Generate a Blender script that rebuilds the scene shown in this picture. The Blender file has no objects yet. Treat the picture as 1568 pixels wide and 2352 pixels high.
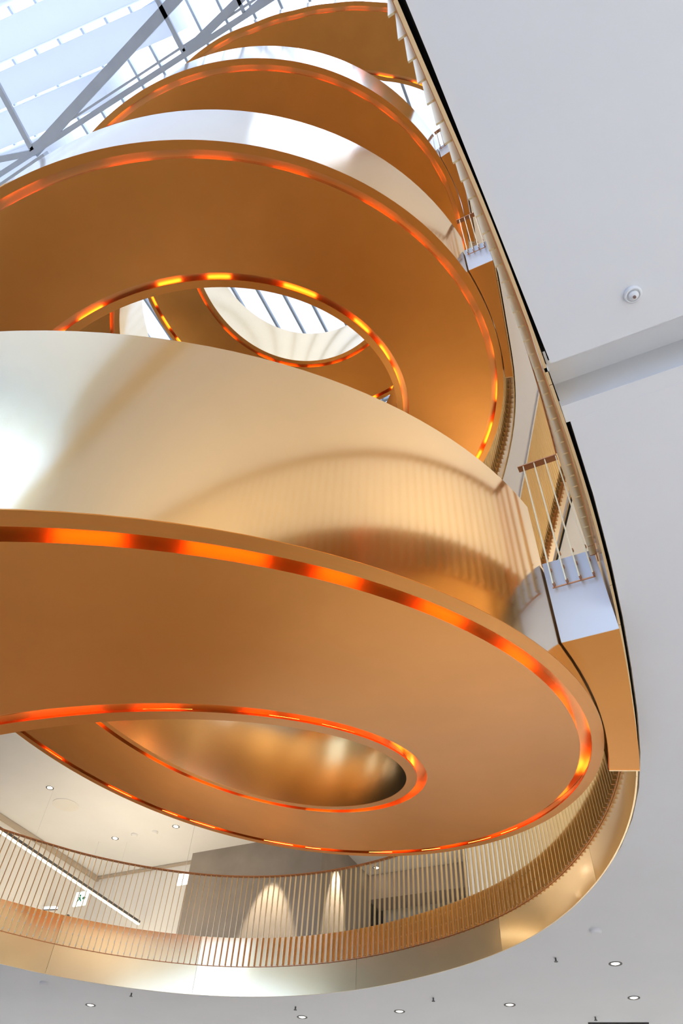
import bpy, bmesh, math, random
from mathutils import Vector, Matrix
random.seed(7)
C = bpy.context.scene.collection
ZO = 1.6                      # eye height: every z below is measured from the eye

# ---------------------------------------------------------------- camera
cam_d = bpy.data.cameras.new('camera'); cam = bpy.data.objects.new('camera', cam_d); C.objects.link(cam)
cam_d.sensor_fit = 'VERTICAL'; cam_d.sensor_height = 36; cam_d.lens = 1591.1 / 2352 * 36
cam_d.clip_end = 300; cam_d.clip_start = 0.05
rx = Vector((0.9971979, -0.0569931, 0.0484569)).normalized()
fwd = Vector((0.0, 0.6477473, 0.7618553)); fwd = (fwd - fwd.dot(rx) * rx).normalized()
up = rx.cross(fwd)
cam.matrix_world = Matrix(((rx.x, up.x, -fwd.x, 0), (rx.y, up.y, -fwd.y, 0), (rx.z, up.z, -fwd.z, ZO), (0, 0, 0, 1)))
bpy.context.scene.camera = cam

# ---------------------------------------------------------------- sky, exposure
sc = bpy.context.scene
sc.view_settings.view_transform = 'Standard'; sc.view_settings.look = 'None'
sc.view_settings.gamma = 1; sc.view_settings.use_curve_mapping = False
sc.view_settings.exposure = 0.40
w = bpy.data.worlds.new('overcast_sky'); sc.world = w; w.use_nodes = True
nt = w.node_tree; bg = nt.nodes['Background']
tc = nt.nodes.new('ShaderNodeTexCoord'); sp = nt.nodes.new('ShaderNodeSeparateXYZ'); rp = nt.nodes.new('ShaderNodeValToRGB')
nt.links.new(tc.outputs['Generated'], sp.inputs[0]); nt.links.new(sp.outputs['Z'], rp.inputs[0])
rp.color_ramp.elements[0].position = 0.0; rp.color_ramp.elements[0].color = (0.40, 0.40, 0.41, 1)
rp.color_ramp.elements[1].position = 0.08; rp.color_ramp.elements[1].color = (0.66, 0.78, 1.0, 1)
nt.links.new(rp.outputs[0], bg.inputs[0]); bg.inputs[1].default_value = 3.8

# ---------------------------------------------------------------- materials
MATS = {}
def mat(name, col, rough=0.5, metal=0.0, emit=None, es=0, noise=0.0, nscale=40, bump=0.0, coat=0.0, rvar=0.0):
    m = bpy.data.materials.new(name); m.use_nodes = True; t = m.node_tree; b = t.nodes['Principled BSDF']
    b.inputs['Base Color'].default_value = (*col, 1); b.inputs['Roughness'].default_value = rough
    b.inputs['Metallic'].default_value = metal
    if coat: b.inputs['Coat Weight'].default_value = coat; b.inputs['Coat Roughness'].default_value = max(.1, rough - .12)
    if emit: b.inputs['Emission Color'].default_value = (*emit, 1); b.inputs['Emission Strength'].default_value = es
    if noise or bump or rvar:
        co = t.nodes.new('ShaderNodeTexCoord'); n = t.nodes.new('ShaderNodeTexNoise')
        n.inputs['Scale'].default_value = nscale; n.inputs['Detail'].default_value = 4
        t.links.new(co.outputs['Object'], n.inputs['Vector'])
        if noise:
            r = t.nodes.new('ShaderNodeValToRGB')
            r.color_ramp.elements[0].position = 0.3; r.color_ramp.elements[1].position = 0.7
            r.color_ramp.elements[0].color = (*[c * (1 - noise) for c in col], 1)
            r.color_ramp.elements[1].color = (*[min(1, c * (1 + noise)) for c in col], 1)
            t.links.new(n.outputs['Fac'], r.inputs[0]); t.links.new(r.outputs[0], b.inputs['Base Color'])
        if rvar:
            mr = t.nodes.new('ShaderNodeMapRange'); mr.inputs['To Min'].default_value = rough - rvar; mr.inputs['To Max'].default_value = rough + rvar
            t.links.new(n.outputs['Fac'], mr.inputs['Value']); t.links.new(mr.outputs[0], b.inputs['Roughness'])
        if bump:
            bp = t.nodes.new('ShaderNodeBump'); bp.inputs['Strength'].default_value = bump; bp.inputs['Distance'].default_value = 0.01
            t.links.new(n.outputs['Fac'], bp.inputs['Height']); t.links.new(bp.outputs[0], b.inputs['Normal'])
    MATS[name] = m; return m
gold = mat('satin_gold', (0.92, 0.62, 0.27), 0.16, 1.0, noise=0.02, nscale=3, coat=1.0, bump=0.0)
gold.node_tree.nodes['Principled BSDF'].inputs['Coat IOR'].default_value = 2.1
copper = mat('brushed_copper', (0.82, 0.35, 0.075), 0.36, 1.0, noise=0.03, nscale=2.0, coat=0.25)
groove = mat('copper_channel', (0.88, 0.45, 0.16), 0.34, 1.0)
brass = mat('brass_bar', (0.84, 0.66, 0.38), 0.33, 1.0)
rail_m = mat('bronze_rail', (0.62, 0.30, 0.15), 0.35, 1.0)
clip_m = mat('bolt_clip', (0.92, 0.86, 0.78), 0.4, 0.3)
white = mat('white_plaster', (0.80, 0.81, 0.82), 0.8, noise=0.015, nscale=1.2)
warmw = mat('warm_plaster', (0.80, 0.79, 0.76), 0.8, noise=0.02, nscale=1.0)
blackm = mat('shadow_gap', (0.012, 0.011, 0.01), 0.9)
floor_m = mat('terrazzo', (0.62, 0.61, 0.60), 0.5, noise=0.06, nscale=18)
carpet = mat('timber_floor', (0.62, 0.54, 0.44), 0.6, noise=0.08, nscale=6)
conc = mat('grey_concrete', (0.30, 0.26, 0.22), 0.85, noise=0.12, nscale=1.4)
steel = mat('grey_steel', (0.62, 0.64, 0.67), 0.5, 0.0, noise=0.04, nscale=3)
barm = mat('glazing_bar', (0.50, 0.52, 0.54), 0.5)
beamw = mat('white_beam', (0.90, 0.91, 0.92), 0.7, noise=0.02, nscale=2)
_t = beamw.node_tree; _b = _t.nodes['Principled BSDF']; _o = [n for n in _t.nodes if n.type == 'OUTPUT_MATERIAL'][0]
_tl = _t.nodes.new('ShaderNodeBsdfTranslucent'); _tl.inputs[0].default_value = (0.98, 0.97, 0.96, 1); _mx = _t.nodes.new('ShaderNodeMixShader'); _mx.inputs[0].default_value = 0.62  # translucency added so sky light brightens the beams
_t.links.new(_b.outputs[0], _mx.inputs[1]); _t.links.new(_tl.outputs[0], _mx.inputs[2]); _t.links.new(_mx.outputs[0], _o.inputs[0])
led = mat('amber_led', (0.2, 0.05, 0.01), 0.5, emit=(1.0, 0.27, 0.035), es=12)
ledw = mat('linear_lamp', (0.9, 0.8, 0.6), 0.5, emit=(1.0, 0.80, 0.50), es=9)
lamp = mat('lamp_disc', (0.9, 0.9, 0.85), 0.5, emit=(1.0, 0.86, 0.66), es=2.0)
lampb = mat('bright_spot', (0.9, 0.9, 0.85), 0.5, emit=(1.0, 0.84, 0.6), es=30)
signg = mat('exit_sign_face', (0.7, 0.9, 0.8), 0.5, emit=(0.75, 1.0, 0.88), es=1.3)
signw = mat('sign_white', (0.9, 0.95, 0.97), 0.5, emit=(0.85, 0.95, 1.0), es=1.2)
signd = mat('sign_green', (0.01, 0.22, 0.12), 0.5)
dark = mat('dark_metal', (0.10, 0.10, 0.10), 0.5)
leafm = mat('leaf', (0.10, 0.18, 0.10), 0.5, noise=0.3, nscale=8)
potm = mat('dark_planter', (0.03, 0.03, 0.03), 0.6)
gl = bpy.data.materials.new('clear_glass'); gl.use_nodes = True
t = gl.node_tree; t.nodes.clear()
o_ = t.nodes.new('ShaderNodeOutputMaterial'); mx = t.nodes.new('ShaderNodeMixShader'); tr = t.nodes.new('ShaderNodeBsdfTransparent'); gs = t.nodes.new('ShaderNodeBsdfGlossy')
tr.inputs[0].default_value = (0.93, 0.96, 0.97, 1); gs.inputs['Roughness'].default_value = 0.02; mx.inputs[0].default_value = 0.06
t.links.new(tr.outputs[0], mx.inputs[1]); t.links.new(gs.outputs[0], mx.inputs[2]); t.links.new(mx.outputs[0], o_.inputs[0])
tr.inputs[0].default_value = (0.88, 0.91, 0.96, 1)
gl2 = gl.copy(); gl2.name = 'tinted_facade_glass'
gl3 = gl.copy(); gl3.name = 'dimmed_roof_glass'
[n for n in gl3.node_tree.nodes if n.type == 'BSDF_TRANSPARENT'][0].inputs[0].default_value = (0.60, 0.61, 0.62, 1)  # darkened over the stair to tone down sky reflections in the gold
[n for n in gl2.node_tree.nodes if n.type == 'BSDF_TRANSPARENT'][0].inputs[0].default_value = (0.72, 0.82, 0.95, 1)  # tint added to dim and cool the sky reflected in the gold

# ---------------------------------------------------------------- helpers
def obj(name, vf, m, parent=None, smooth=False, loc=(0, 0, 0)):
    me = bpy.data.meshes.new(name); me.from_pydata([tuple(v) for v in vf[0]], [], vf[1]); me.validate(); me.update()
    bm = bmesh.new(); bm.from_mesh(me); bmesh.ops.recalc_face_normals(bm, faces=bm.faces); bm.to_mesh(me); bm.free()
    me.materials.append(m)
    if smooth:
        me.shade_smooth()
        try: me.set_sharp_from_angle(angle=math.radians(40))
        except Exception: pass
    o = bpy.data.objects.new(name, me); C.objects.link(o); o.location = loc
    if parent: o.parent = parent
    return o
def inst(name, src, parent, mw):
    o = bpy.data.objects.new(name, src); C.objects.link(o); o.parent = parent; o.matrix_local = mw; return o
def empty(name, loc=(0, 0, 0), label=None, cat=None, group=None, rz=0):
    o = bpy.data.objects.new(name, None); C.objects.link(o); o.location = loc; o.rotation_euler = (0, 0, rz); o.empty_display_size = 0.1
    tag(o, label, cat, group); return o
def tag(o, label=None, cat=None, group=None, kind=None):
    if label: o['label'] = label
    if cat: o['category'] = cat
    if group: o['group'] = group
    if kind: o['kind'] = kind
    return o
def struct(name, vf, m, parent=None, smooth=False, label=None):
    o = obj(name, vf, m, parent, smooth)
    if not parent: o['kind'] = 'structure'
    if label: o['label'] = label
    return o
def merge(*vfs):
    V, F = [], []
    for v, f in vfs:
        n = len(V); V += list(v); F += [tuple(i + n for i in q) for q in f]
    return V, F
def box(p0, p1):
    x0, y0, z0 = p0; x1, y1, z1 = p1
    V = [(x0, y0, z0), (x1, y0, z0), (x1, y1, z0), (x0, y1, z0), (x0, y0, z1), (x1, y0, z1), (x1, y1, z1), (x0, y1, z1)]
    return V, [(0, 3, 2, 1), (4, 5, 6, 7), (0, 1, 5, 4), (1, 2, 6, 5), (2, 3, 7, 6), (3, 0, 4, 7)]
U = Vector((0.4772, 0.8788)); W = Vector((0.8788, -0.4772))       # the building's own grid: U runs along the gallery, W across
def uw(u, v): p = U * u + W * v; return (p.x, p.y)
def touw(x, y): return (x * U.x + y * U.y, x * W.x + y * W.y)
def prism(poly, z0, z1):
    n = len(poly); V = [(x, y, z0) for x, y in poly] + [(x, y, z1) for x, y in poly]
    F = [tuple(range(n))[::-1], tuple(range(n, 2 * n))] + [(i, (i + 1) % n, n + (i + 1) % n, n + i) for i in range(n)]
    return V, F
def gbox(u0, u1, v0, v1, z0, z1): return prism([uw(u0, v0), uw(u0, v1), uw(u1, v1), uw(u1, v0)], z0, z1)
def bar(a, b, wd, ht):
    a, b = Vector(a), Vector(b); d = (b - a).normalized(); s = d.cross(Vector((0, 0, 1)))
    if s.length < 1e-4: s = Vector((1, 0, 0))
    s.normalize(); n = s.cross(d)
    V = [p + s * i * wd / 2 + n * j * ht / 2 for p in (a, b) for i, j in ((-1, -1), (1, -1), (1, 1), (-1, 1))]
    return V, [(0, 1, 2, 3), (7, 6, 5, 4), (0, 4, 5, 1), (1, 5, 6, 2), (2, 6, 7, 3), (3, 7, 4, 0)]
def lathe(prof, n=20, c=(0, 0, 0)):
    V = []; F = []; k = len(prof)
    for i in range(n):
        a = 2 * math.pi * i / n
        for r, z in prof: V.append((c[0] + r * math.cos(a), c[1] + r * math.sin(a), c[2] + z))
    for i in range(n):
        for j in range(k - 1):
            F.append((i * k + j, i * k + j + 1, ((i + 1) % n) * k + j + 1, ((i + 1) % n) * k + j))
    if prof[0][0] > 1e-6: F.append(tuple(i * k for i in range(n)))
    if prof[-1][0] > 1e-6: F.append(tuple(i * k + k - 1 for i in range(n))[::-1])
    return V, F

# ---------------------------------------------------------------- geometry of the helix
AX = (-1.6921, 5.5397); RO = 3.8642; RI = 2.3956; HP = 1.4253
KZ = [-2.7, -1.9, -0.98, -0.3062, 0.4006, 1.1, 1.7791, 2.3872, 2.9993, 3.6167, 4.3081, 5.057, 5.8166, 6.568, 7.313, 7.9806, 8.5893, 9.1574,
      9.7366, 10.3688, 11.0811, 11.8978, 12.6404, 13.2504, 13.7391, 14.2025, 14.804, 15.6882, 16.7731, 17.8463, 18.70, 19.0, 19.1, 19.2, 19.3]
K0 = -360.0
def hz(th):
    u = (th - K0) / 45.0; i = min(max(int(math.floor(u)), 1), len(KZ) - 3); q = u - i
    a, b, c, d = KZ[i - 1:i + 3]
    return b + .5 * q * (c - a + q * (2 * a - 5 * b + 4 * c - d + q * (3 * (b - c) + d - a)))
DRT = [(974, 0, 0), (988, .14, .12), (999, .35, .32), (1010, .64, .55), (1014, .77, .65), (1025, 1.15, .96), (1040, 1.75, 1.58)]
def widen(th):
    if th <= DRT[0][0]: return 0, 0
    for a, b in zip(DRT[:-1], DRT[1:]):
        if th <= b[0]: q = (th - a[0]) / (b[0] - a[0]); return a[1] + (b[1] - a[1]) * q, a[2] + (b[2] - a[2]) * q
    return DRT[-1][1:]
def helix(prof, t0, t1, step=3.0, cap=True):
    n = max(2, int(math.ceil((t1 - t0) / step)) + 1); k = len(prof); V = []; F = []
    for i in range(n):
        th = t0 + (t1 - t0) * i / (n - 1); r = math.radians(th); z = hz(th) + ZO; do, di = widen(th)
        for pr, pz in prof:
            q = (pr - RI) / (RO - RI); pr = pr + do * q + di * (1 - q)
            if isinstance(pz, tuple): V.append((AX[0] + pr * math.cos(r), AX[1] + pr * math.sin(r), pz[1] + ZO)); continue
            V.append((AX[0] + pr * math.cos(r), AX[1] + pr * math.sin(r), z + pz))
    for i in range(n - 1):
        for j in range(k): F.append((i * k + j, i * k + (j + 1) % k, (i + 1) * k + (j + 1) % k, (i + 1) * k + j))
    if cap: F.append(tuple(range(k))); F.append(tuple((n - 1) * k + j for j in range(k))[::-1])
    return V, F
def rect(r0, r1, z0, z1): return [(r0, z0), (r1, z0), (r1, z1), (r0, z1)]

# ---------------------------------------------------------------- gallery edge curves
CTRL = [(0.042, 0.186), (0.483, 0.854), (0.894, 1.54), (1.282, 2.24), (1.634, 2.958), (1.956, 3.692), (2.251, 4.437), (2.48, 5.202), (2.601, 5.992),
        (2.608, 6.794), (2.5, 7.589), (2.258, 8.349), (1.869, 9.045), (1.363, 9.667), (0.778, 10.214), (0.105, 10.644), (-0.645, 10.928), (-1.436, 11.039),
        (-2.234, 10.976), (-3.01, 10.777), (-3.737, 10.447)]
CT2 = CTRL[:4] + [(1.60, 3.01), (1.889, 3.763), (2.16, 4.52), (2.31, 5.2), (2.365, 5.95), (2.34, 6.7), (2.25, 7.45), (2.02, 8.15), (1.68, 8.8), (1.2, 9.4), (0.65, 9.9),
       (0.0, 10.3), (-0.7, 10.55), (-1.45, 10.66), (-2.2, 10.6), (-2.95, 10.42), (-3.65, 10.1)]
def make_edge(ctrl):
    d = Vector((0.5446, 0.8387)); s = Vector(ctrl[0])
    back = [tuple(s - d * L) for L in (13.5, 9, 6, 4, 2.4, 1.2)]
    fw = [(-4.75, 9.78) if ctrl[-1][1] > 10.3 else (-4.62, 9.45), (-5.75, 8.75) if ctrl[-1][1] > 10.3 else (-5.6, 8.55), (-6.6, 7.5), (-7.05, 6.0), (-7.25, 4.2), (-7.35, 2.2), (-7.6, 0), (-8.3, -3), (-9.5, -6.5), (-11, -10)]
    P = [Vector(p) for p in back + list(ctrl) + fw]; out = []
    for i in range(1, len(P) - 2):
        a, b, c, d_ = P[i - 1], P[i], P[i + 1], P[i + 2]; n = max(2, int((c - b).length / 0.08))
        for k in range(n):
            q = k / n; out.append(b + .5 * q * (c - a + q * (2 * a - 5 * b + 4 * c - d_ + q * (3 * (b - c) + d_ - a))))
    out.append(P[-2]); cum = [0]
    for i in range(1, len(out)): cum.append(cum[-1] + (out[i] - out[i - 1]).length)
    return out, cum
class Edge:
    def __init__(s, ctrl): s.P, s.cum = make_edge(ctrl); s.L = s.cum[-1]
    def at(s, l):
        l = min(max(l, 0), s.L - 1e-6); lo, hi = 0, len(s.cum) - 1
        while hi - lo > 1:
            m = (lo + hi) // 2
            if s.cum[m] <= l: lo = m
            else: hi = m
        q = (l - s.cum[lo]) / max(1e-9, s.cum[hi] - s.cum[lo]); p = s.P[lo].lerp(s.P[hi], q)
        a = s.P[max(lo - 2, 0)]; b = s.P[min(hi + 2, len(s.P) - 1)]; tg = (b - a).normalized()
        return p, tg, Vector((tg.y, -tg.x))          # normal points into the slab
    def near(s, x, y):
        q = Vector((x, y)); i = min(range(len(s.P)), key=lambda k: (s.P[k] - q).length); return s.cum[i]
def sweep(ed, prof, l0, l1, step=0.15):
    n = max(2, int(math.ceil((l1 - l0) / step)) + 1); k = len(prof); V = []; F = []
    for i in range(n):
        p, tg, nn = ed.at(l0 + (l1 - l0) * i / (n - 1))
        for a, z in prof: q = p + nn * a; V.append((q.x, q.y, z + ZO))
    for i in range(n - 1):
        for j in range(k): F.append((i * k + j, i * k + (j + 1) % k, (i + 1) * k + (j + 1) % k, (i + 1) * k + j))
    F.append(tuple(range(k))); F.append(tuple((n - 1) * k + j for j in range(k))[::-1])
    return V, F
E1, E2 = Edge(CTRL), Edge(CT2)
LV = [(2.80, E1), (8.39, E2), (13.54, E2)]           # underside of each gallery's edge
FH = 0.70                                            # edge band height
UB0, UB1, WB0, WB1 = -14.0, 23.0, -19.0, 13.0        # the hall's four walls on the grid
ZR = 22.6                                            # glass roof

# ---------------------------------------------------------------- the shell
def slab(ed, z0, z1, off, l0, l1, step=0.5):
    """a slab that keeps back from the edge curve by off and runs out to the walls"""
    n = max(2, int((l1 - l0) / step)); A = []; B = []
    for i in range(n + 1):
        p, tg, nn = ed.at(l0 + (l1 - l0) * i / n); a = p + nn * off
        u, v = touw(a.x, a.y); du, dv = touw(nn.x, nn.y)
        ts = []
        if du > 1e-5: ts.append((UB1 - u) / du)
        if du < -1e-5: ts.append((UB0 - u) / du)
        if dv > 1e-5: ts.append((WB1 - v) / dv)
        if dv < -1e-5: ts.append((WB0 - v) / dv)
        tt = min([x for x in ts if x > 0] or [1]); A.append(a); B.append(a + nn * tt)
    V = []; F = []
    for a, b in zip(A, B): V += [(a.x, a.y, z0 + ZO), (b.x, b.y, z0 + ZO), (b.x, b.y, z1 + ZO), (a.x, a.y, z1 + ZO)]
    for i in range(n):
        k = 4 * i
        for j in range(4): F.append((k + j, k + (j + 1) % 4, k + 4 + (j + 1) % 4, k + 4 + j))
    F.append((0, 1, 2, 3)); F.append((4 * n + 3, 4 * n + 2, 4 * n + 1, 4 * n))
    for ci in range(n):                              # fill the hall's corners
        a, b = touw(B[ci].x, B[ci].y), touw(B[ci + 1].x, B[ci + 1].y)
        if abs(a[0] - b[0]) > .4 and abs(a[1] - b[1]) > .4:
            cu_ = [u for u in (UB0, UB1) if min(abs(a[0] - u), abs(b[0] - u)) < .01]; cw_ = [w for w in (WB0, WB1) if min(abs(a[1] - w), abs(b[1] - w)) < .01]
            if cu_ and cw_:
                cu = uw(cu_[0], cw_[0]); m = len(V); V += [(cu[0], cu[1], z0 + ZO), (cu[0], cu[1], z1 + ZO)]; k = 4 * ci
                F += [(k + 1, m, k + 5), (k + 2, k + 6, m + 1)]
    return V, F

struct('floor', gbox(UB0 - 3, UB1, WB0 - 3, WB1, -0.2, 0.0), floor_m)
struct('floor.outside', gbox(-40, 45, -45, 35, -0.5, -0.22), mat('outside_paving', (0.45, 0.45, 0.44), 0.9, noise=0.05, nscale=2))
struct('wall_right', gbox(UB0, UB1, WB1, WB1 + 0.3, 0, 26), white)
struct('wall_far', gbox(UB1, UB1 + 0.3, WB0, WB1 + 0.3, 0, 26), warmw)
# first gallery underside: a front panel, a light slot across it, and the field beyond
s_slot0 = E1.near(0.86, 1.48)
S1, S2, S3 = 1.686, 1.925, 2.02                      # slot edges and the seam after it, along U
def edge_v(ed, u):
    k = ed.cum.index(ed.near(1.7, 3.1)); b = min(ed.P[:k], key=lambda p: abs(touw(p.x, p.y)[0] - u)); return touw(b.x, b.y)[1]
def front_panel(ed, u0, u1, z0, z1, off):
    n = 12; us = [u0 + (u1 - u0) * i / n for i in range(n + 1)]
    return prism([uw(u, edge_v(ed, u) + off) for u in us] + [uw(u1, WB1), uw(u0, WB1)], z0 + ZO, z1 + ZO)
zc = 2.82
struct('ceiling', front_panel(E1, UB0, S1, zc, zc + 0.04, 0.036), white)
l_s3 = min(range(E1.cum.index(E1.near(1.7, 3.1))), key=lambda i: abs(touw(*E1.P[i])[0] - S3)); l_s3 = E1.cum[l_s3]
fld = slab(E1, zc, zc + 0.04, 0.036, l_s3, E1.L)
struct('ceiling.001', fld, white)
struct('ceiling.002', prism([uw(S2, edge_v(E1, S2) + .016), uw(S3, edge_v(E1, S3) + .016), uw(S3, WB1), uw(S2, WB1)], zc + .001 + ZO, zc + .05 + ZO), white)
struct('trim_1', merge(prism([uw(S2, edge_v(E1, S2) + .02), uw(S2, WB1), uw(S2 + .02, WB1), uw(S2 + .02, edge_v(E1, S2) + .03)], zc + .05 + ZO, 3.02 + ZO),
                       prism([uw(S1, edge_v(E1, S1) + .02), uw(S1, WB1), uw(S2, WB1), uw(S2, edge_v(E1, S2) + .02)], 3.02 + ZO, 3.04 + ZO),
                       prism([uw(S1 - .02, edge_v(E1, S1) + .03), uw(S1 - .02, WB1), uw(S1, WB1), uw(S1, edge_v(E1, S1) + .03)], zc + .04 + ZO, 3.02 + ZO),), white)
# the dark line round the edge between band and ceiling
struct('trim_2', sweep(E1, rect(0.015, 0.3, 2.95, 2.97), 0, E1.near(0.86, 1.46)), blackm)
struct('trim_3', sweep(E1, rect(0.014, 0.3, 2.95, 2.97), l_s3, E1.L), blackm)
struct('trim_4', prism([uw(2.02 + 2.05, 1.08), uw(2.02 + 2.055, 1.08), uw(4.9, 0.93), uw(4.89, 0.93)], zc - .002 + ZO, zc + ZO), dark)
struct('trim_5', sweep(E1, rect(0.03, 0.05, 2.86, 3.45), 0, E1.near(0.84, 1.44)), blackm)
struct('trim_16', sweep(E1, rect(0.03, 0.05, 2.86, 3.45), l_s3, E1.L), blackm)
struct('floor.001', slab(E1, 3.45, 3.50, 0.012, 0, E1.L), carpet)
# upper galleries; the second keeps an open slot behind its rim
# the second gallery's underside with a long stair void cut through it, right of the rim
def in_void(p): return False
VA = [(2.46, 3.3), (2.60, 4.93), (2.74, 6.63), (3.1, 11.2)]; VB = [(3.30, 4.5), (3.45, 6.56), (3.59, 8.07), (3.86, 11.2)]
def holed(z0, z1, off, m, name):
    la, lb = E2.near(1.5, 2.8), E2.near(1.45, 9.1)
    def ray(l):
        p, tg, nn = E2.at(l); a = p + nn * off; u, w_ = touw(a.x, a.y); du, dw = touw(nn.x, nn.y)
        tt = min(x for x in ((UB1 - u) / du if du > 1e-5 else 1e9, (UB0 - u) / du if du < -1e-5 else 1e9, (WB1 - w_) / dw if dw > 1e-5 else 1e9) if x > 0)
        return a, nn, a + nn * tt
    def hit(a, nn, poly):
        for p, q in zip(poly[:-1], poly[1:]):
            p, q = Vector(p), Vector(q); d = q - p; den = nn.x * d.y - nn.y * d.x
            if abs(den) < 1e-9: continue
            k = ((p.x - a.x) * nn.y - (p.y - a.y) * nn.x) / -den * -1
            k = ((a.x - p.x) * nn.y - (a.y - p.y) * nn.x) / (d.x * nn.y - d.y * nn.x)
            if -.2 <= k <= 1.2: return p + d * k
        return a
    a0, n0, b0 = ray(la); a1, n1, b1 = ray(lb)
    ls = [la + (lb - la) * k / 30 for k in range(31)]
    edge = [E2.at(l)[0] + E2.at(l)[2] * off for l in ls]
    hA0, hA1, hB0, hB1 = hit(a0, n0, VA), hit(a1, n1, VA), hit(a0, n0, VB), hit(a1, n1, VB)
    midA = [Vector(p) for p in VA if hA0.y + .1 < p[1] < hA1.y - .1]; midB = [Vector(p) for p in VB if hB0.y + .1 < p[1] < hB1.y - .1]
    L = [tuple(p) for p in edge + [hA1] + midA[::-1] + [hA0]]
    Rr = [tuple(p) for p in [hB0] + midB + [hB1, b1, b0]]
    return merge(slab(E2, z0, z1, off, 0, la), slab(E2, z0, z1, off, lb, E2.L), prism(L, z0 + ZO, z1 + ZO), prism(Rr, z0 + ZO, z1 + ZO))
struct('ceiling.003', holed(8.41, 8.45, 0.03, warmw, ''), white)
struct('floor.002', holed(9.04, 9.09, 0.012, carpet, ''), carpet)
struct('trim_6', sweep(E2, rect(0.014, 0.05, 8.50, 9.0), 0, E2.L), blackm)
struct('ceiling.004', slab(E2, 13.56, 13.60, 0.03, 0, E2.L), warmw)
struct('floor.003', slab(E2, 14.19, 14.24, 0.012, 0, E2.L), carpet)
struct('trim_7', sweep(E2, rect(0.014, 0.05, 13.65, 14.15), 0, E2.L), blackm)

# gold edge band of each gallery, in panels with hairline joints
def fascia(ed, z0, cuts, name):
    first = None; cuts = sorted(cuts)
    par = None
    for a, b in zip(cuts[:-1], cuts[1:]):
        vf = sweep(ed, rect(0.0, 0.014, z0, z0 + FH), a + .0015, b - .0015, 0.1)
        if par is None: par = struct(name, vf, gold, smooth=True)
        else: obj('panel', vf, gold, par, smooth=True)
    return par
c1 = [E1.near(*p) for p in ((2.02, 3.9), (2.16, 8.55), (0.62, 10.32), (-1.55, 11.04), (-3.35, 10.62))]
cuts1 = [0, 3, 6, 9, 12, E1.near(0.9, 1.55), E1.near(1.7, 3.1), E1.near(2.36, 4.75), E1.near(2.63, 6.6)] + c1[1:] + [c1[-1] + 2.4, E1.L]
fascia(E1, 2.80, sorted(set(cuts1)), 'trim_8')
fascia(E2, 8.39, [0, 4, 8, 12, E2.near(1.3, 2.2), E2.near(1.7, 3.2), E2.near(2.16, 4.5), E2.near(2.3, 7), E2.near(1.2, 9.4), E2.near(-1.4, 10.6), E2.L], 'trim_9')
fascia(E2, 13.54, [0, 4, 8, 12, E2.near(1.3, 2.2), E2.near(1.7, 3.2), E2.near(2.16, 4.5), E2.near(2.3, 7), E2.near(1.2, 9.4), E2.near(-1.4, 10.6), E2.L], 'trim_10')
# ---------------------------------------------------------------- spiral staircase
st = empty('spiral_staircase', (AX[0], AX[1], 0), 'tall spiral staircase with gold outer walls, copper underside and amber light channels', 'staircase')
def hobj(name, prof, a, b, m, label=None, step=3.0):
    V, F = helix(prof, a, b, step); o = obj(name, ([(x - AX[0], y - AX[1], z) for x, y, z in V], F), m, st, smooth=True)
    if label: o['label'] = label
    return o
RW, GW, GD = 0.085, 0.080, 0.095                       # rim width, channel opening, channel depth
GATES = [(-38.4, -15.5, 2.65 + .64), (321.3, 344.5, 8.24 + .64), (681.3, 704.5, 13.4 + .64)]
flights = [(-312, 0), (0, 360), (360, 720), (720, 1039)]
for a, b in flights:
    gate = [g for g in GATES if a < g[0] < b]             # doorway where a bridge meets the stair
    g0, g1, gt = gate[0] if gate else (b, b, 0)
    hobj('outer_parapet', rect(RO - .030, RO, 0.004, HP), a, g0, gold, 'smooth gold outer wall of one turn', 2.0)
    if gate:
        hobj('outer_parapet', [(RO - .030, 0.004), (RO, 0.004), (RO, ('top', gt)), (RO - .030, ('top', gt))], g0, g1, gold, 'low gold wall under the bridge doorway', 2.0)
        hobj('outer_parapet', rect(RO - .030, RO, 0.004, HP), g1, b, gold, None, 2.0)
    hobj('inner_parapet', rect(RI, RI + .030, 0.004, HP), a, b, gold, 'smooth gold inner wall round the open eye', 2.0)
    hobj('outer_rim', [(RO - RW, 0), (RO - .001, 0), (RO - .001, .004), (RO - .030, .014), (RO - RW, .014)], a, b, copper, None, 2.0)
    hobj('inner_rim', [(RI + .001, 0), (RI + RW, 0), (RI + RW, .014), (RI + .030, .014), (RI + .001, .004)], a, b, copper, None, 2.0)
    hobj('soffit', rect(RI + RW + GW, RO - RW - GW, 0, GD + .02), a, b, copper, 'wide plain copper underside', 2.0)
    hobj('light_channel', rect(RO - RW - GW - .001, RO - .031, GD, GD + .012), a, b, groove, None, 3.0)
    hobj('light_channel', rect(RI + .031, RI + RW + GW + .001, GD, GD + .012), a, b, groove, None, 3.0)
    hobj('walkway', rect(RI + .031, RO - .031, GD + .07, GD + .12), a, b, carpet, None, 4.0)
def leds(r0, r1, lo, gaps):
    th = -300.0
    while th < 1034:
        r = (r0 + r1) / 2; ln = math.degrees(random.uniform(*lo) / r); gp = math.degrees(random.choice(gaps) / r)
        V, F = helix(rect(r0, r1, .016, .026), th, th + ln, 3.0)
        obj('light_strip', ([(x - AX[0], y - AX[1], z) for x, y, z in V], F), led, st)
        th += ln + gp
leds(RO - .066, RO - .046, (0.20, 0.42), (0.18, 0.28, 0.45, 0.7))
leds(RI + .046, RI + .066, (0.20, 0.40), (0.18, 0.28, 0.45, 0.6))

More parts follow.
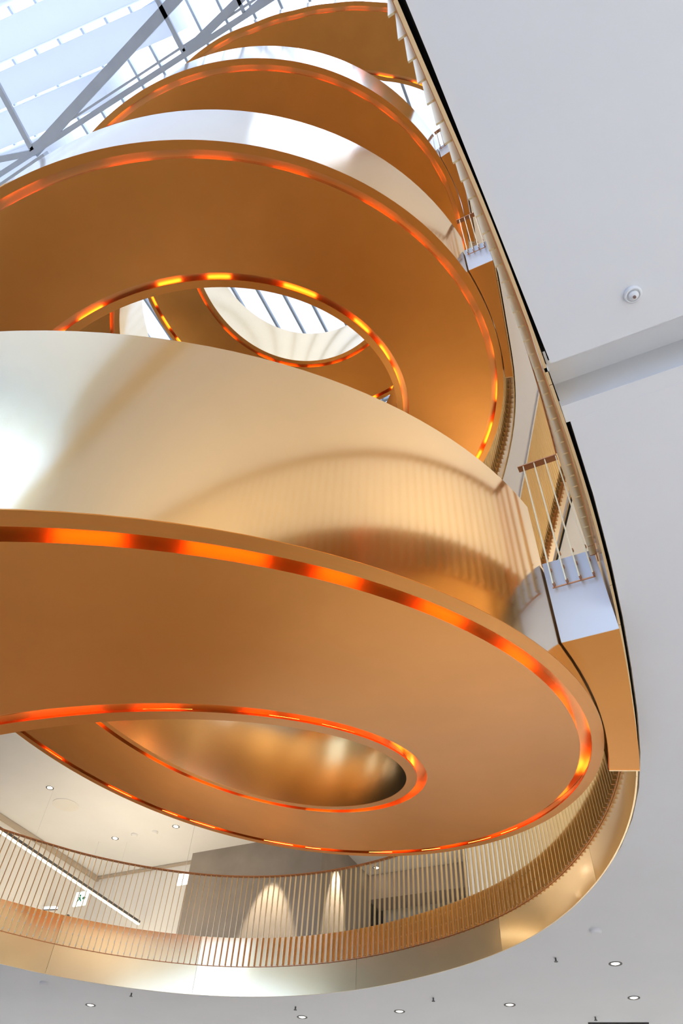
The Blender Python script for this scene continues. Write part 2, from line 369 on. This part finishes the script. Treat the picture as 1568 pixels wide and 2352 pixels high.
# ---------------------------------------------------------------- landing bridges
bandw = mat('white_band', (0.84, 0.86, 0.88), 0.35)
def bridge(zb, ed, near_r, near_e, far_r, far_e, label, n=10):
    """bridge floor between the stair's outer wall and a gallery edge"""
    a0 = math.atan2(near_r[1] - AX[1], near_r[0] - AX[0]); a1 = math.atan2(far_r[1] - AX[1], far_r[0] - AX[0])
    R = RO + 0.009
    ring = [(AX[0] + R * math.cos(a0 + (a1 - a0) * i / n), AX[1] + R * math.sin(a0 + (a1 - a0) * i / n)) for i in range(n + 1)]
    l0, l1 = ed.near(*near_e), ed.near(*far_e); eg = []
    for i in range(n + 1):
        p, tg, nn = ed.at(l1 + (l0 - l1) * i / n); q = p - nn * 0.012; eg.append((q.x, q.y))
    poly = ring + eg; base = ((near_r[0] + far_e[0]) / 2, (near_r[1] + far_e[1]) / 2, zb + ZO)
    e = empty('landing_bridge', base, label, 'bridge')
    def loc(vf): return [(x - base[0], y - base[1], z - base[2]) for x, y, z in vf[0]], vf[1]
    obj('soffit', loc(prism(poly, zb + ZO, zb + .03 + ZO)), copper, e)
    obj('deck', loc(prism(poly, zb + .59 + ZO, zb + .64 + ZO)), carpet, e)
    A, B = Vector(ring[0]), Vector(eg[-1]); d = (B - A).normalized(); nrm = Vector((d.y, -d.x))
    if nrm.dot(-Vector((A.x, A.y))) < 0 and nrm.y > 0: nrm = -nrm
    if nrm.y > 0: nrm = -nrm
    f0 = [A + nrm * .006, B + nrm * .006, B, A]
    obj('front_band', loc(prism([tuple(p) for p in f0], zb - .003 + ZO, zb + .645 + ZO)), bandw, e)['label'] = 'white front band'
    A2, B2 = Vector(ring[-1]), Vector(eg[0])
    f1 = [A2, B2, B2 - Vector((0.006, 0.014)), A2 - Vector((0.006, 0.014))]
    obj('rear_band', loc(prism([tuple(p) for p in f1], zb - .003 + ZO, zb + .655 + ZO)), gold, e)
    return A, B, nrm
BZ = 2.65
brA, brB, brN = bridge(BZ, E1, (1.33, 3.13), (1.62, 2.93), (2.03, 4.47), (2.22, 4.42), 'copper-bottomed bridge from the lowest stair landing to the first gallery')
b2 = bridge(8.24, E2, (1.30, 3.08), (1.57, 2.92), (2.03, 4.47), (2.15, 4.42), 'copper-bottomed bridge one floor up beside the middle stair turn')
b3 = bridge(13.4, E2, (1.27, 3.06), (1.55, 2.89), (2.03, 4.47), (2.15, 4.42), 'small copper-bottomed bridge two floors up, partly behind the stair')

# ---------------------------------------------------------------- railings
def bal_mesh(z0, z1, depth, r=.014, th=.008):
    """flat bar: local x across its thickness, local y towards the slab, z up, lower slab-side corner rounded"""
    pts = [(0, z0 + .0)] + [(depth - r + r * math.sin(a), z0 + r - r * math.cos(a)) for a in (0, .5, 1.05, 1.5708)] + [(depth, z1), (0, z1)]
    n = len(pts); V = [(-th / 2, y, z) for y, z in pts] + [(th / 2, y, z) for y, z in pts]
    return V, [tuple(range(n))[::-1], tuple(range(n, 2 * n))] + [(i, (i + 1) % n, n + (i + 1) % n, n + i) for i in range(n)]
def clip_mesh(zs, y0, y1, r=.009):
    vfs = []
    for z in zs:
        V = [];
        for y in (y0, y1):
            for k in range(6): a = math.pi / 3 * k; V.append((.004 + r * .6 * math.cos(a), y, z + r * math.sin(a)))
        vfs.append((V, [tuple(range(6))[::-1], tuple(range(6, 12))] + [(k, (k + 1) % 6, 6 + (k + 1) % 6, 6 + k) for k in range(6)]))
    return merge(*vfs)
def mk(name, vf, m):
    me = bpy.data.meshes.new(name); me.from_pydata([tuple(v) for v in vf[0]], [], vf[1]); me.update()
    bm = bmesh.new(); bm.from_mesh(me); bmesh.ops.recalc_face_normals(bm, faces=bm.faces); bm.to_mesh(me); bm.free()
    me.materials.append(m); return me
BD = 0.038
def ends(me):
    me.materials.append(rail_m)
    for f in me.polygons:
        if f.normal.z < -.3: f.material_index = 1
bal_me = mk('baluster', bal_mesh(0.0, 1.16, BD), brass)
ends(bal_me)
clip_me = mk('bracket', clip_mesh((.03, .15, .27), BD - .008, BD + .010, .012), clip_m)
N_OUT = -0.046
def railing(ed, zfb, l0, l1, label, stuff=None, group=None, clips=True, pitch=.082):
    zb = zfb + .35
    p, tg, nn = ed.at(l0); base = Vector((p.x, p.y, zb + ZO))
    e = empty('gallery_railing', base, label, 'railing', group)
    def rel(vf): return [(x - base.x, y - base.y, z - base.z) for x, y, z in vf[0]], vf[1]
    obj('handrail', rel(sweep(ed, rect(N_OUT - .008, N_OUT + BD + .012, zb + 1.16, zb + 1.17), l0, l1, .12)), rail_m, e)
    obj('base_rail', rel(sweep(ed, rect(N_OUT + BD - .004, N_OUT + BD + .003, zb - .007, zb - .002), l0, l1, .12)), rail_m, e)
    l = l0 + .03; extra = []
    while l < l1:
        p, tg, nn = ed.at(l); q = p + nn * N_OUT
        M = Matrix(((tg.x, nn.x, 0, q.x - base.x), (tg.y, nn.y, 0, q.y - base.y), (0, 0, 1, 0), (0, 0, 0, 1)))
        if stuff and stuff(l):
            extra.append(([M @ Vector(v.co) for v in bal_me.vertices], [tuple(f.vertices) for f in bal_me.polygons]))
        else:
            b = inst('baluster', bal_me, e, M)
            if clips: inst('bracket', clip_me, b, Matrix.Identity(4))['kind'] = 'stuff'
        l += pitch
    if extra:
        o = obj('balusters', merge(*extra), brass, e); o['kind'] = 'stuff'
    return e
lb0, lb1 = E1.near(1.62, 2.93), E1.near(2.24, 4.42)
railing(E1, 2.80, 0.5, lb0 - .05, 'straight brass railing of flat bars along the gallery overhead, ending at the near bridge', stuff=lambda l: l < 12.0)
railing(E1, 2.80, lb1 + .03, E1.near(-5.6, 9.05), 'long curved brass railing of flat bars round the far side of the lowest gallery')
m0, m1 = E2.near(1.57, 2.92), E2.near(2.15, 4.42)
railing(E2, 8.39, 0.5, m0 - .06, 'second-floor railing above the straight gallery edge', stuff=lambda l: l < E2.near(1.2, 2.0), clips=False)
railing(E2, 8.39, m1 + .03, E2.near(-3.6, 10.1), 'second-floor curved railing beyond the middle bridge, seen between stair and ceiling', stuff=lambda l: l > m1 + 3.2)
class Line:
    def __init__(s, a, b):
        s.P = [Vector(a).lerp(Vector(b), k / 40) for k in range(41)]; s.L = (Vector(b) - Vector(a)).length; s.cum = [s.L * k / 40 for k in range(41)]
    at = Edge.at; near = Edge.near
LB = Line(VB[0], (3.82, 10.7)); LA = Line(VA[3], VA[0])
struct('trim_13', sweep(LB, rect(0.0, 0.014, 8.39, 9.09), 0, LB.L), gold)
struct('trim_14', sweep(LA, rect(0.0, 0.014, 8.39, 9.09), 0, LA.L), warmw)
struct('trim_15', sweep(LB, rect(0.015, 0.045, 8.385, 8.42), 0, LB.L), blackm)
ss = empty('slat_screen', (LB.P[0].x, LB.P[0].y, 8.86 + ZO), 'tall screen of golden slats beyond the near bridge railing, rising behind the narrow slot', 'screen')
slat_me = mk('slat', bal_mesh(0.0, 3.7, .05), brass); ends(slat_me)
l = .02
while l < LB.L:
    p, tg, nn = LB.at(l); q = p - nn * .058
    inst('slat', slat_me, ss, Matrix(((tg.x, nn.x, 0, q.x - LB.P[0].x), (tg.y, nn.y, 0, q.y - LB.P[0].y), (0, 0, 1, 0), (0, 0, 0, 1)))); l += .082
obj('foot_rail', ([(x - LB.P[0].x, y - LB.P[0].y, z - 8.86 - ZO) for x, y, z in sweep(LB, rect(-.012, -.004, 8.85, 8.865), 0, LB.L)[0]], sweep(LB, rect(-.012, -.004, 8.85, 8.865), 0, LB.L)[1]), rail_m, ss)
railing(LA, 8.39, 0.0, LA.L, 'second-floor railing on the stair side of the narrow slot, only bar ends showing', clips=False)
railing(E2, 13.54, 0.5, m0 - .06, 'third-floor railing above the straight gallery edge', stuff=lambda l: l < E2.near(1.2, 2.0), clips=False)
railing(E2, 13.54, m1 + .03, E2.near(-3.6, 10.1), 'third-floor curved railing high behind the upper stair turns', stuff=lambda l: l > m1 + 2.0)
def bridge_railing(A, B, nrm, zfb, label):
    A = A + nrm * .008; B = B + nrm * .008; zb = zfb + .40; d = (B - A).normalized(); L = (B - A).length; base = Vector((A.x, A.y, zb + ZO))
    e = empty('bridge_railing', base, label, 'railing')
    M0 = Matrix(((d.x, -nrm.x, 0, 0), (d.y, -nrm.y, 0, 0), (0, 0, 1, 0), (0, 0, 0, 1)))
    def T(vf): return [M0 @ Vector(v) for v in vf[0]], vf[1]
    off = -.062
    obj('handrail', T(box((.0, off - .004, 1.222), (L - .035, off + BD + .012, 1.232))), rail_m, e)
    obj('base_rail', T(box((.03, off + BD - .004, -.006), (L - .035, off + BD + .004, .002))), rail_m, e)
    for i in range(4):
        M = M0 @ Matrix.Translation((.042 + i * (L - .085) / 3, off, 0))
        b = inst('baluster', bal_b, e, M); inst('bracket', clip_b, b, Matrix.Identity(4))['kind'] = 'stuff'
bal_b = mk('baluster_long', bal_mesh(0.0, 1.222, BD), brass); bal_b.name = 'baluster_bar'
ends(bal_b)
clip_b = mk('bracket', clip_mesh((.03, .15, .27), BD - .004, BD + .014, .012), rail_m)
bridge_railing(brA, brB, brN, 2.65, 'short four-bar railing across the near bridge, white band behind it')
bridge_railing(b2[0], b2[1], b2[2], 8.24, 'short four-bar railing across the bridge one floor up')
bridge_railing(b3[0], b3[1], b3[2], 13.40, 'short four-bar railing across the highest bridge')
# ---------------------------------------------------------------- roof
ROOF_W1 = 2.2
struct('window_1', gbox(UB0, 1.0, WB0, ROOF_W1, ZR + ZO, ZR + .02 + ZO), gl)
struct('window_4', gbox(1.0, 16, WB0, ROOF_W1, ZR + ZO, ZR + .02 + ZO), gl3)
struct('ceiling.005', gbox(UB0, UB1, ROOF_W1, WB1, ZR - .1 + ZO, ZR + .3 + ZO), white)
struct('ceiling.006', gbox(16, UB1, WB0, ROOF_W1, ZR - .1 + ZO, ZR + .3 + ZO), white)
rb = empty('roof_glazing_bars', (0, 0, ZR + ZO), 'parallel grey glazing bars carrying the white glass roof', 'roof bars'); rb['kind'] = 'structure'
v = WB0 + .3
while v < ROOF_W1:
    obj('glazing_bar', gbox(UB0, 16, v, v + .07, -.16, -.002), barm, rb); v += .74
for u in (-12, -8, -4.5, -1.2, 12.4):
    obj('cross_bar', gbox(u, u + .10, WB0, ROOF_W1, -.20, -.03), barm, rb)
# white roof beams over the left of the hall
def beam(p0, p1, wd, z0, z1, label):
    a, b = Vector(p0), Vector(p1); d = (b - a).normalized(); n = Vector((-d.y, d.x)) * wd / 2
    V_, F_ = prism([tuple(a - n), tuple(b - n), tuple(b + n), tuple(a + n)], z0 + ZO, z1 + ZO)
    o = obj('roof_beam', (V_, [F_[0]] + F_[2:]), beamw)          # no top face, so sky light from above brightens the beam
    tag(o, label, 'beam', 'deep white beams under the roof glass'); o['kind'] = 'structure'
dirb = Vector((0.927, -0.375))
B0 = [((-9.3, 2.72), 7.2), ((-9.65, 3.85), 5.6), ((-9.95, 4.85), 4.0), ((-10.2, 5.9), 2.4), ((-10.6, 7.0), 1.3), ((-9.2, 1.55), 8.0)] + [((-9.2 - .4 * k, 0.45 - 1.08 * k), 9.8 + .2 * k) for k in range(12)]
for (p, L) in B0:
    a = Vector(p) - dirb * 6; b = Vector(p) + dirb * (L - .8)
    beam(a, b, .74, 20.6, 22.4, 'broad white beam crossing under the glass roof, top left')
# grey steel truss below the glass
TS = 19.2 / 21.5
tr_ = empty('steel_truss', (0, 0, 19.2 + ZO), 'grey steel truss of flat struts under the glass roof, upper left', 'truss')
cd = Vector((-0.8654, 0.501))
def cp(r): q = cd * r * TS; return (q.x, q.y, 0)
obj('chord', bar(cp(16), cp(2.2), .12, .14), steel, tr_)
obj('chord', bar((cp(11)[0] - .08, cp(11)[1] - .13, .0), (cp(2.2)[0] - .08, cp(2.2)[1] - .13, 0), .05, .08), steel, tr_)
for a, b, wd in (((-9.62, 5.57), (-10.62, 2.9), .20), ((-9.62, 5.57), (-2.9, -.20), .36), ((-5.01, 2.87), (-5.7, 1.60), .16), ((-5.01, 2.87), (-1.9, .31), .26),
                 ((-3.39, 1.96), (-3.8, 1.15), .12), ((-3.39, 1.96), (-1.5, .50), .2), ((-9.62, 5.57), (-14.0, 6.6), .22)):
    obj('strut', bar((a[0] * TS, a[1] * TS, 0), (b[0] * TS, b[1] * TS, 0), wd * .66, .10), steel, tr_)
obj('edge_beam', bar((-8.15, 5.1, -.1), (-15.0, 9.25, -.1), .42, .3), steel, tr_)
# glazed facades at the left and behind
def facade(name, u0, u1, w0, w1, z0, z1, n):
    p = struct(name, gbox(u0, u1, w0, w1, z0, z1), gl2)
    along_u = abs(u1 - u0) > abs(w1 - w0)
    for i in range(n + 1):
        if along_u: c = u0 + (u1 - u0) * i / n; vf = gbox(c - .04, c + .04, w0 - .06, w1 + .1, z0, z1)
        else: c = w0 + (w1 - w0) * i / n; vf = gbox(u0 - .1, u1 + .06, c - .04, c + .04, z0, z1)
        obj('mullion', vf, barm, p)
struct('wall_facing', gbox(UB0, UB1, WB0 - .3, WB0, 0, 24), warmw)
facade('window_3', UB0, UB0 + .02, WB0, WB1, 0, ZR + ZO, 20)

# ---------------------------------------------------------------- rooms beyond the far side of the first gallery
struct('wall_left', gbox(11.5, 16.5, -16.6, -16.3, 3.5 + ZO, 8.42 + ZO), warmw)
struct('wall_back', gbox(16.45, 16.75, -16.6, -12.6, 3.5 + ZO, 8.42 + ZO), warmw)
struct('wall_core', gbox(16.0, 19.0, -12.6, -8.5, 3.5 + ZO, 8.42 + ZO), conc)
struct('wall_behind', gbox(20.2, 20.5, -8.6, -4.4, 3.5 + ZO, 8.42 + ZO), warmw)
struct('trim_11', gbox(18.9, 19.7, -8.5, -5.5, 7.75 + ZO, 8.40 + ZO), mat('grey_band', (0.40, 0.34, 0.30), .8))
struct('wall_side', gbox(17.9, 20.3, -5.3, 0.5, 3.5 + ZO, 8.42 + ZO), white)
struct('trim_12', merge(gbox(11.5, 16.45, -16.3, -16.22, 8.28 + ZO, 8.40 + ZO), gbox(16.37, 16.45, -16.3, -12.6, 8.34 + ZO, 8.40 + ZO)), mat('taupe_trim', (0.50, 0.42, 0.33), .8))

# ---------------------------------------------------------------- small things
def light_thing(x, y, z, r, label, group=None, bright=lamp, name='downlight', cat='downlight'):
    e = empty(name, (x, y, z + ZO), label, cat, group)
    obj('housing', lathe([(r, 0.004), (r, -.004), (r * .78, -.005), (r * .62, .004)], 24), dark, e, smooth=True)
    obj('diffuser', lathe([(r * .62, -.002), (r * .3, -.010), (0.0001, -.012)], 20), bright, e, smooth=True)
    return e
L1L = [((3.47, 8.78), 'round recessed downlight under the lowest gallery, upper of the right pair'),
       ((4.05, 9.90), 'round recessed downlight under the lowest gallery, farthest right at the bottom'),
       ((2.65, 10.54), 'round recessed downlight under the lowest gallery, next left of the right pair'),
       ((1.29, 11.18), 'round recessed downlight under the lowest gallery, just right of the band joint'),
       ((-0.02, 11.79), 'round recessed downlight under the lowest gallery cut by the bottom edge of the picture'),
       ((-3.05, 11.98), 'round recessed downlight under the lowest gallery, far left in the warm-tinted ceiling')]
for (x, y), lb in L1L: light_thing(x, y, 2.82, .075, lb, 'downlights under the lowest gallery')
def disc(x, y, z, prof, m, label, name, cat, group=None, extra=None):
    e = empty(name, (x, y, z + ZO), label, cat, group)
    obj('body', lathe(prof, 24), m, e, smooth=True)
    if extra: obj(extra[0], lathe(extra[1], 20), extra[2], e, smooth=True)
    return e
sa = disc(1.13, 1.10, 2.82, [(.036, .0), (.036, -.010), (.032, -.016), (.027, -.016), (.026, -.010)], white, 'white round smoke alarm on the pale ceiling at the right', 'smoke_alarm', 'smoke alarm', None,
     ('sensor', [(.020, -.004), (.020, -.022), (.012, -.030), (0.0001, -.032)], white))
obj('sensor_core', lathe([(.007, -.03), (.006, -.036), (0.0001, -.037)], 10), mat('sensor_brown', (.25, .15, .12), .5), sa)
disc(2.97, 7.85, 2.82, [(.06, 0), (.06, -.02), (.045, -.035), (.0001, -.037)], white, 'white dome detector above the right pair of downlights', 'ceiling_detector', 'detector')
disc(-3.51, 11.07, 2.82, [(.06, 0), (.06, -.02), (.045, -.035), (.0001, -.037)], white, 'white dome detector near the gold band at the far left', 'ceiling_detector', 'detector')
for (x, y), lb in (((2.78, 8.74), 'tiny ceiling sprinkler left of the upper right downlight'), ((1.65, 10.49), 'tiny ceiling sprinkler below the band joint, right of centre'),
                   ((-0.12, 11.32), 'tiny ceiling sprinkler beside the downlight cut by the picture edge'), ((-2.36, 11.26), 'tiny ceiling sprinkler right of the far left downlight'),
                   ((3.83, 10.78), 'tiny ceiling sprinkler by the dark slot at the bottom right')):
    e = empty('sprinkler', (x, y, 2.82 + ZO), lb, 'sprinkler', 'sprinklers under the lowest gallery')
    obj('stem', lathe([(.010, 0), (.010, -.035), (.004, -.036)], 10), dark, e)
    obj('deflector', lathe([(.022, -.036), (.022, -.040), (.0001, -.040)], 12), dark, e)
tag(obj('air_slot', prism([(3.81, 11.04), (4.56, 10.84), (4.58, 10.90), (3.83, 11.10)], 2.815 + ZO, 2.819 + ZO), blackm), 'dark linear air slot in the ceiling at the bottom edge', 'air slot')
tag(obj('edge_bracket', gbox(S1 + .001, S1 + .022, .05, .068, 2.80 + ZO, 2.83 + ZO), white), 'small white bracket at the corner of the ceiling slot', 'bracket')
# upstairs ceiling
zz = 8.41
for (x, y), lb in (((-6.77, 16.92), 'small warm spotlight above the round loudspeaker in the beige ceiling'), ((-3.76, 18.52), 'warm spotlight nearest the copper ring in the beige ceiling'),
                   ((-5.53, 19.5), 'warm spotlight just above the railing left of centre in the beige ceiling'), ((1.72, 20.13), 'warm spotlight behind the bars right of the scalloped wall, upper one'),
                   ((2.38, 22.09), 'warm spotlight behind the bars right of the scalloped wall, lower one')):
    light_thing(x, y, zz, .10, lb, 'spotlights in the ceiling beyond the railing', lampb, 'spotlight', 'spotlight')
for (x, y), lb in (((-4.95, 19.17), 'white round detector between two spotlights in the beige ceiling'), ((-4.36, 18.92), 'white round detector right of its twin in the beige ceiling')):
    disc(x, y, zz, [(.09, 0), (.09, -.02), (.06, -.05), (.0001, -.055)], white, lb, 'ceiling_detector', 'detector')
disc(-6.54, 17.76, zz, [(.34, 0), (.34, -.012), (.30, -.016)], warmw, 'large round loudspeaker grille in the beige ceiling at the left', 'ceiling_speaker', 'speaker', None, ('grille', [(.30, -.006), (.1, -.014), (.0001, -.016)], mat('grille', (.42, .36, .30), .8)))
# pendant line of light
ll = empty('linear_pendant', (-5.7, 18.0, 6.8 + ZO), 'long slanting line of warm light behind the railing at the left', 'pendant lamp')
ll_a, ll_b = Vector((-8.6, 12.7, 0)), Vector((-4.63, 20.9, 0)); off = Vector((-5.7, 18.0, 0))
obj('profile', bar(ll_a - off + Vector((0, 0, .05)), ll_b - off + Vector((0, 0, .05)), .07, .06), dark, ll)
obj('diffuser', bar(ll_a - off, ll_b - off, .05, .03), ledw, ll)
for k in (.15, .5, .85):
    q = ll_a.lerp(ll_b, k) - off; obj('hanger', bar((q.x, q.y, .06), (q.x, q.y, 1.6), .003, .003), steel, ll)
# signs
def sign(x, y, z, w_, h_, label, name, m, cat, mark=False):
    e = empty(name, (x, y, z + ZO), label, cat, None, math.atan2(W.y, W.x))
    obj('panel', box((-w_ / 2, -.02, -h_ / 2), (w_ / 2, .02, h_ / 2)), m, e)
    obj('hanger', box((-.003, -.003, h_ / 2), (.003, .003, 8.38 - z)), steel, e)
    if mark:   # running figure and arrow of an escape sign
        def fl(pts, yy=-.022): n = len(pts); return [(x_, yy, z_) for x_, z_ in pts] + [(x_, yy + .004, z_) for x_, z_ in pts], [tuple(range(n)), tuple(range(n, 2 * n))[::-1]] + [(i, (i + 1) % n, n + (i + 1) % n, n + i) for i in range(n)]
        obj('pictogram', merge(fl([(-.06, .10), (-.01, .10), (-.01, .05), (-.06, .05)]), fl([(-.09, .04), (.0, .04), (.0, .0), (.05, -.06), (.03, -.08), (-.03, -.02), (-.08, -.09), (-.10, -.07), (-.05, .01), (-.09, .01)]),
                               fl([(.06, .03), (.12, .03), (.12, .06), (.17, .0), (.12, -.06), (.12, -.03), (.06, -.03)])), signd, e)
sign(-6.0, 19.7, 6.9, .40, .34, 'lit green and white escape sign hanging behind the railing at the left', 'exit_sign', signg, 'sign', True)
sign(-3.20, 18.1, 6.95, .30, .26, 'small white lit sign box beside the grey core wall', 'sign_box', signw, 'sign')
e = empty('wall_lamp', (-7.0, 20.6, 6.95 + ZO), 'short white tube lamp on the wall left of the escape sign', 'lamp')
obj('tube', bar((-.22, .08, .0), (.18, -.02, 0), .05, .05), signw, e); obj('back_plate', bar((-.22, .12, .0), (.18, .02, 0), .03, .09), dark, e)
e = empty('ceiling_spot', (-6.3, 20.0, 6.5 + ZO), 'bright oval spot lamp below the short tube lamp', 'lamp')
obj('head', lathe([(.05, .10), (.09, .0), (.085, -.005)], 16), dark, e); obj('lens', lathe([(.085, -.004), (.0001, -.02)], 16), lampb, e)
# plant on the bridge landing
pl = empty('potted_plant', (1.33, 3.56, BZ + .64 + ZO), 'small green plant in a black pot beside the near bridge railing', 'plant')
obj('pot', lathe([(.07, 0), (.085, .20), (.075, .20), (.06, .18), (.0001, .18)], 16), potm, pl, smooth=True)
for i in range(14):
    a = i * 2.4; ln = random.uniform(.12, .22); V = []; F = []
    for k in range(6):
        q = k / 5; rr = .02 + ln * q; zc_ = .18 + .25 * q - .18 * q * q; wd = .028 * math.sin(math.pi * min(.97, q * .9 + .08))
        for s in (-1, 0, 1): V.append((rr * math.cos(a) - s * wd * math.sin(a), rr * math.sin(a) + s * wd * math.cos(a), zc_ - (.006 if s == 0 else 0)))
    for k in range(5):
        for s in range(2): F.append((k * 3 + s, k * 3 + s + 1, k * 3 + s + 4, k * 3 + s + 3))
    obj('leaf', (V, F), leafm, pl, smooth=True)

# ---------------------------------------------------------------- wall washers and added fill lights
def area(x, y, z, sx, sy, p, col, name='fill_light', rx_=0, rz=0):
    d = bpy.data.lights.new(name, 'AREA'); d.shape = 'RECTANGLE'; d.size = sx; d.size_y = sy; d.energy = p; d.color = col
    o = bpy.data.objects.new(name, d); C.objects.link(o); o.location = (x, y, z + ZO); o.rotation_euler = (rx_, 0, rz); return o
WARM = (1.0, 0.84, 0.62)
for z, p in ((4.6, 205), (10.2, 215)):
    for u, v in ((-4, 5), (4, 5), (11, 4), (14.5, -3), (13.5, -13)):
        x, y = uw(u, v); area(x, y, z, 3, 3, p * (.5 if u > 12 and z < 6 else .8), WARM, 'gallery_fill_light', math.pi, math.radians(-28.5))  # added upward fill, hidden above the gallery floors, brightens the ceilings
for u, v in ((15.2, -9.9), (16.9, -8.05)):
    x, y = uw(u, v); d = bpy.data.lights.new('wall_washer', 'SPOT'); d.energy = 520; d.spot_size = math.radians(42); d.color = (1, .83, .6); d.shadow_soft_size = .05; d.spot_blend = .4
    o = bpy.data.objects.new('wall_washer', d); C.objects.link(o); o.location = (x, y, 8.3 + ZO)
    tgt = Vector((U.x, U.y, 0)) if u < 16 else Vector((-W.x, -W.y, 0)); dirv = (tgt * .75 + Vector((0, 0, -2.4))).normalized()
    o.rotation_euler = dirv.to_track_quat('-Z', 'Y').to_euler()
for u, v, p in ((-8, 6, 600), (2, 7, 430), (10, 6, 130), (16, -2, 260), (14, -12, 330)):
    x, y = uw(u, v); area(x, y, 2.7, 3, 3, p, (1.0, .985, .94), 'foyer_fill_light', 0, math.radians(-28.5))  # added fill onto the floor, its bounce lifts the lowest ceiling
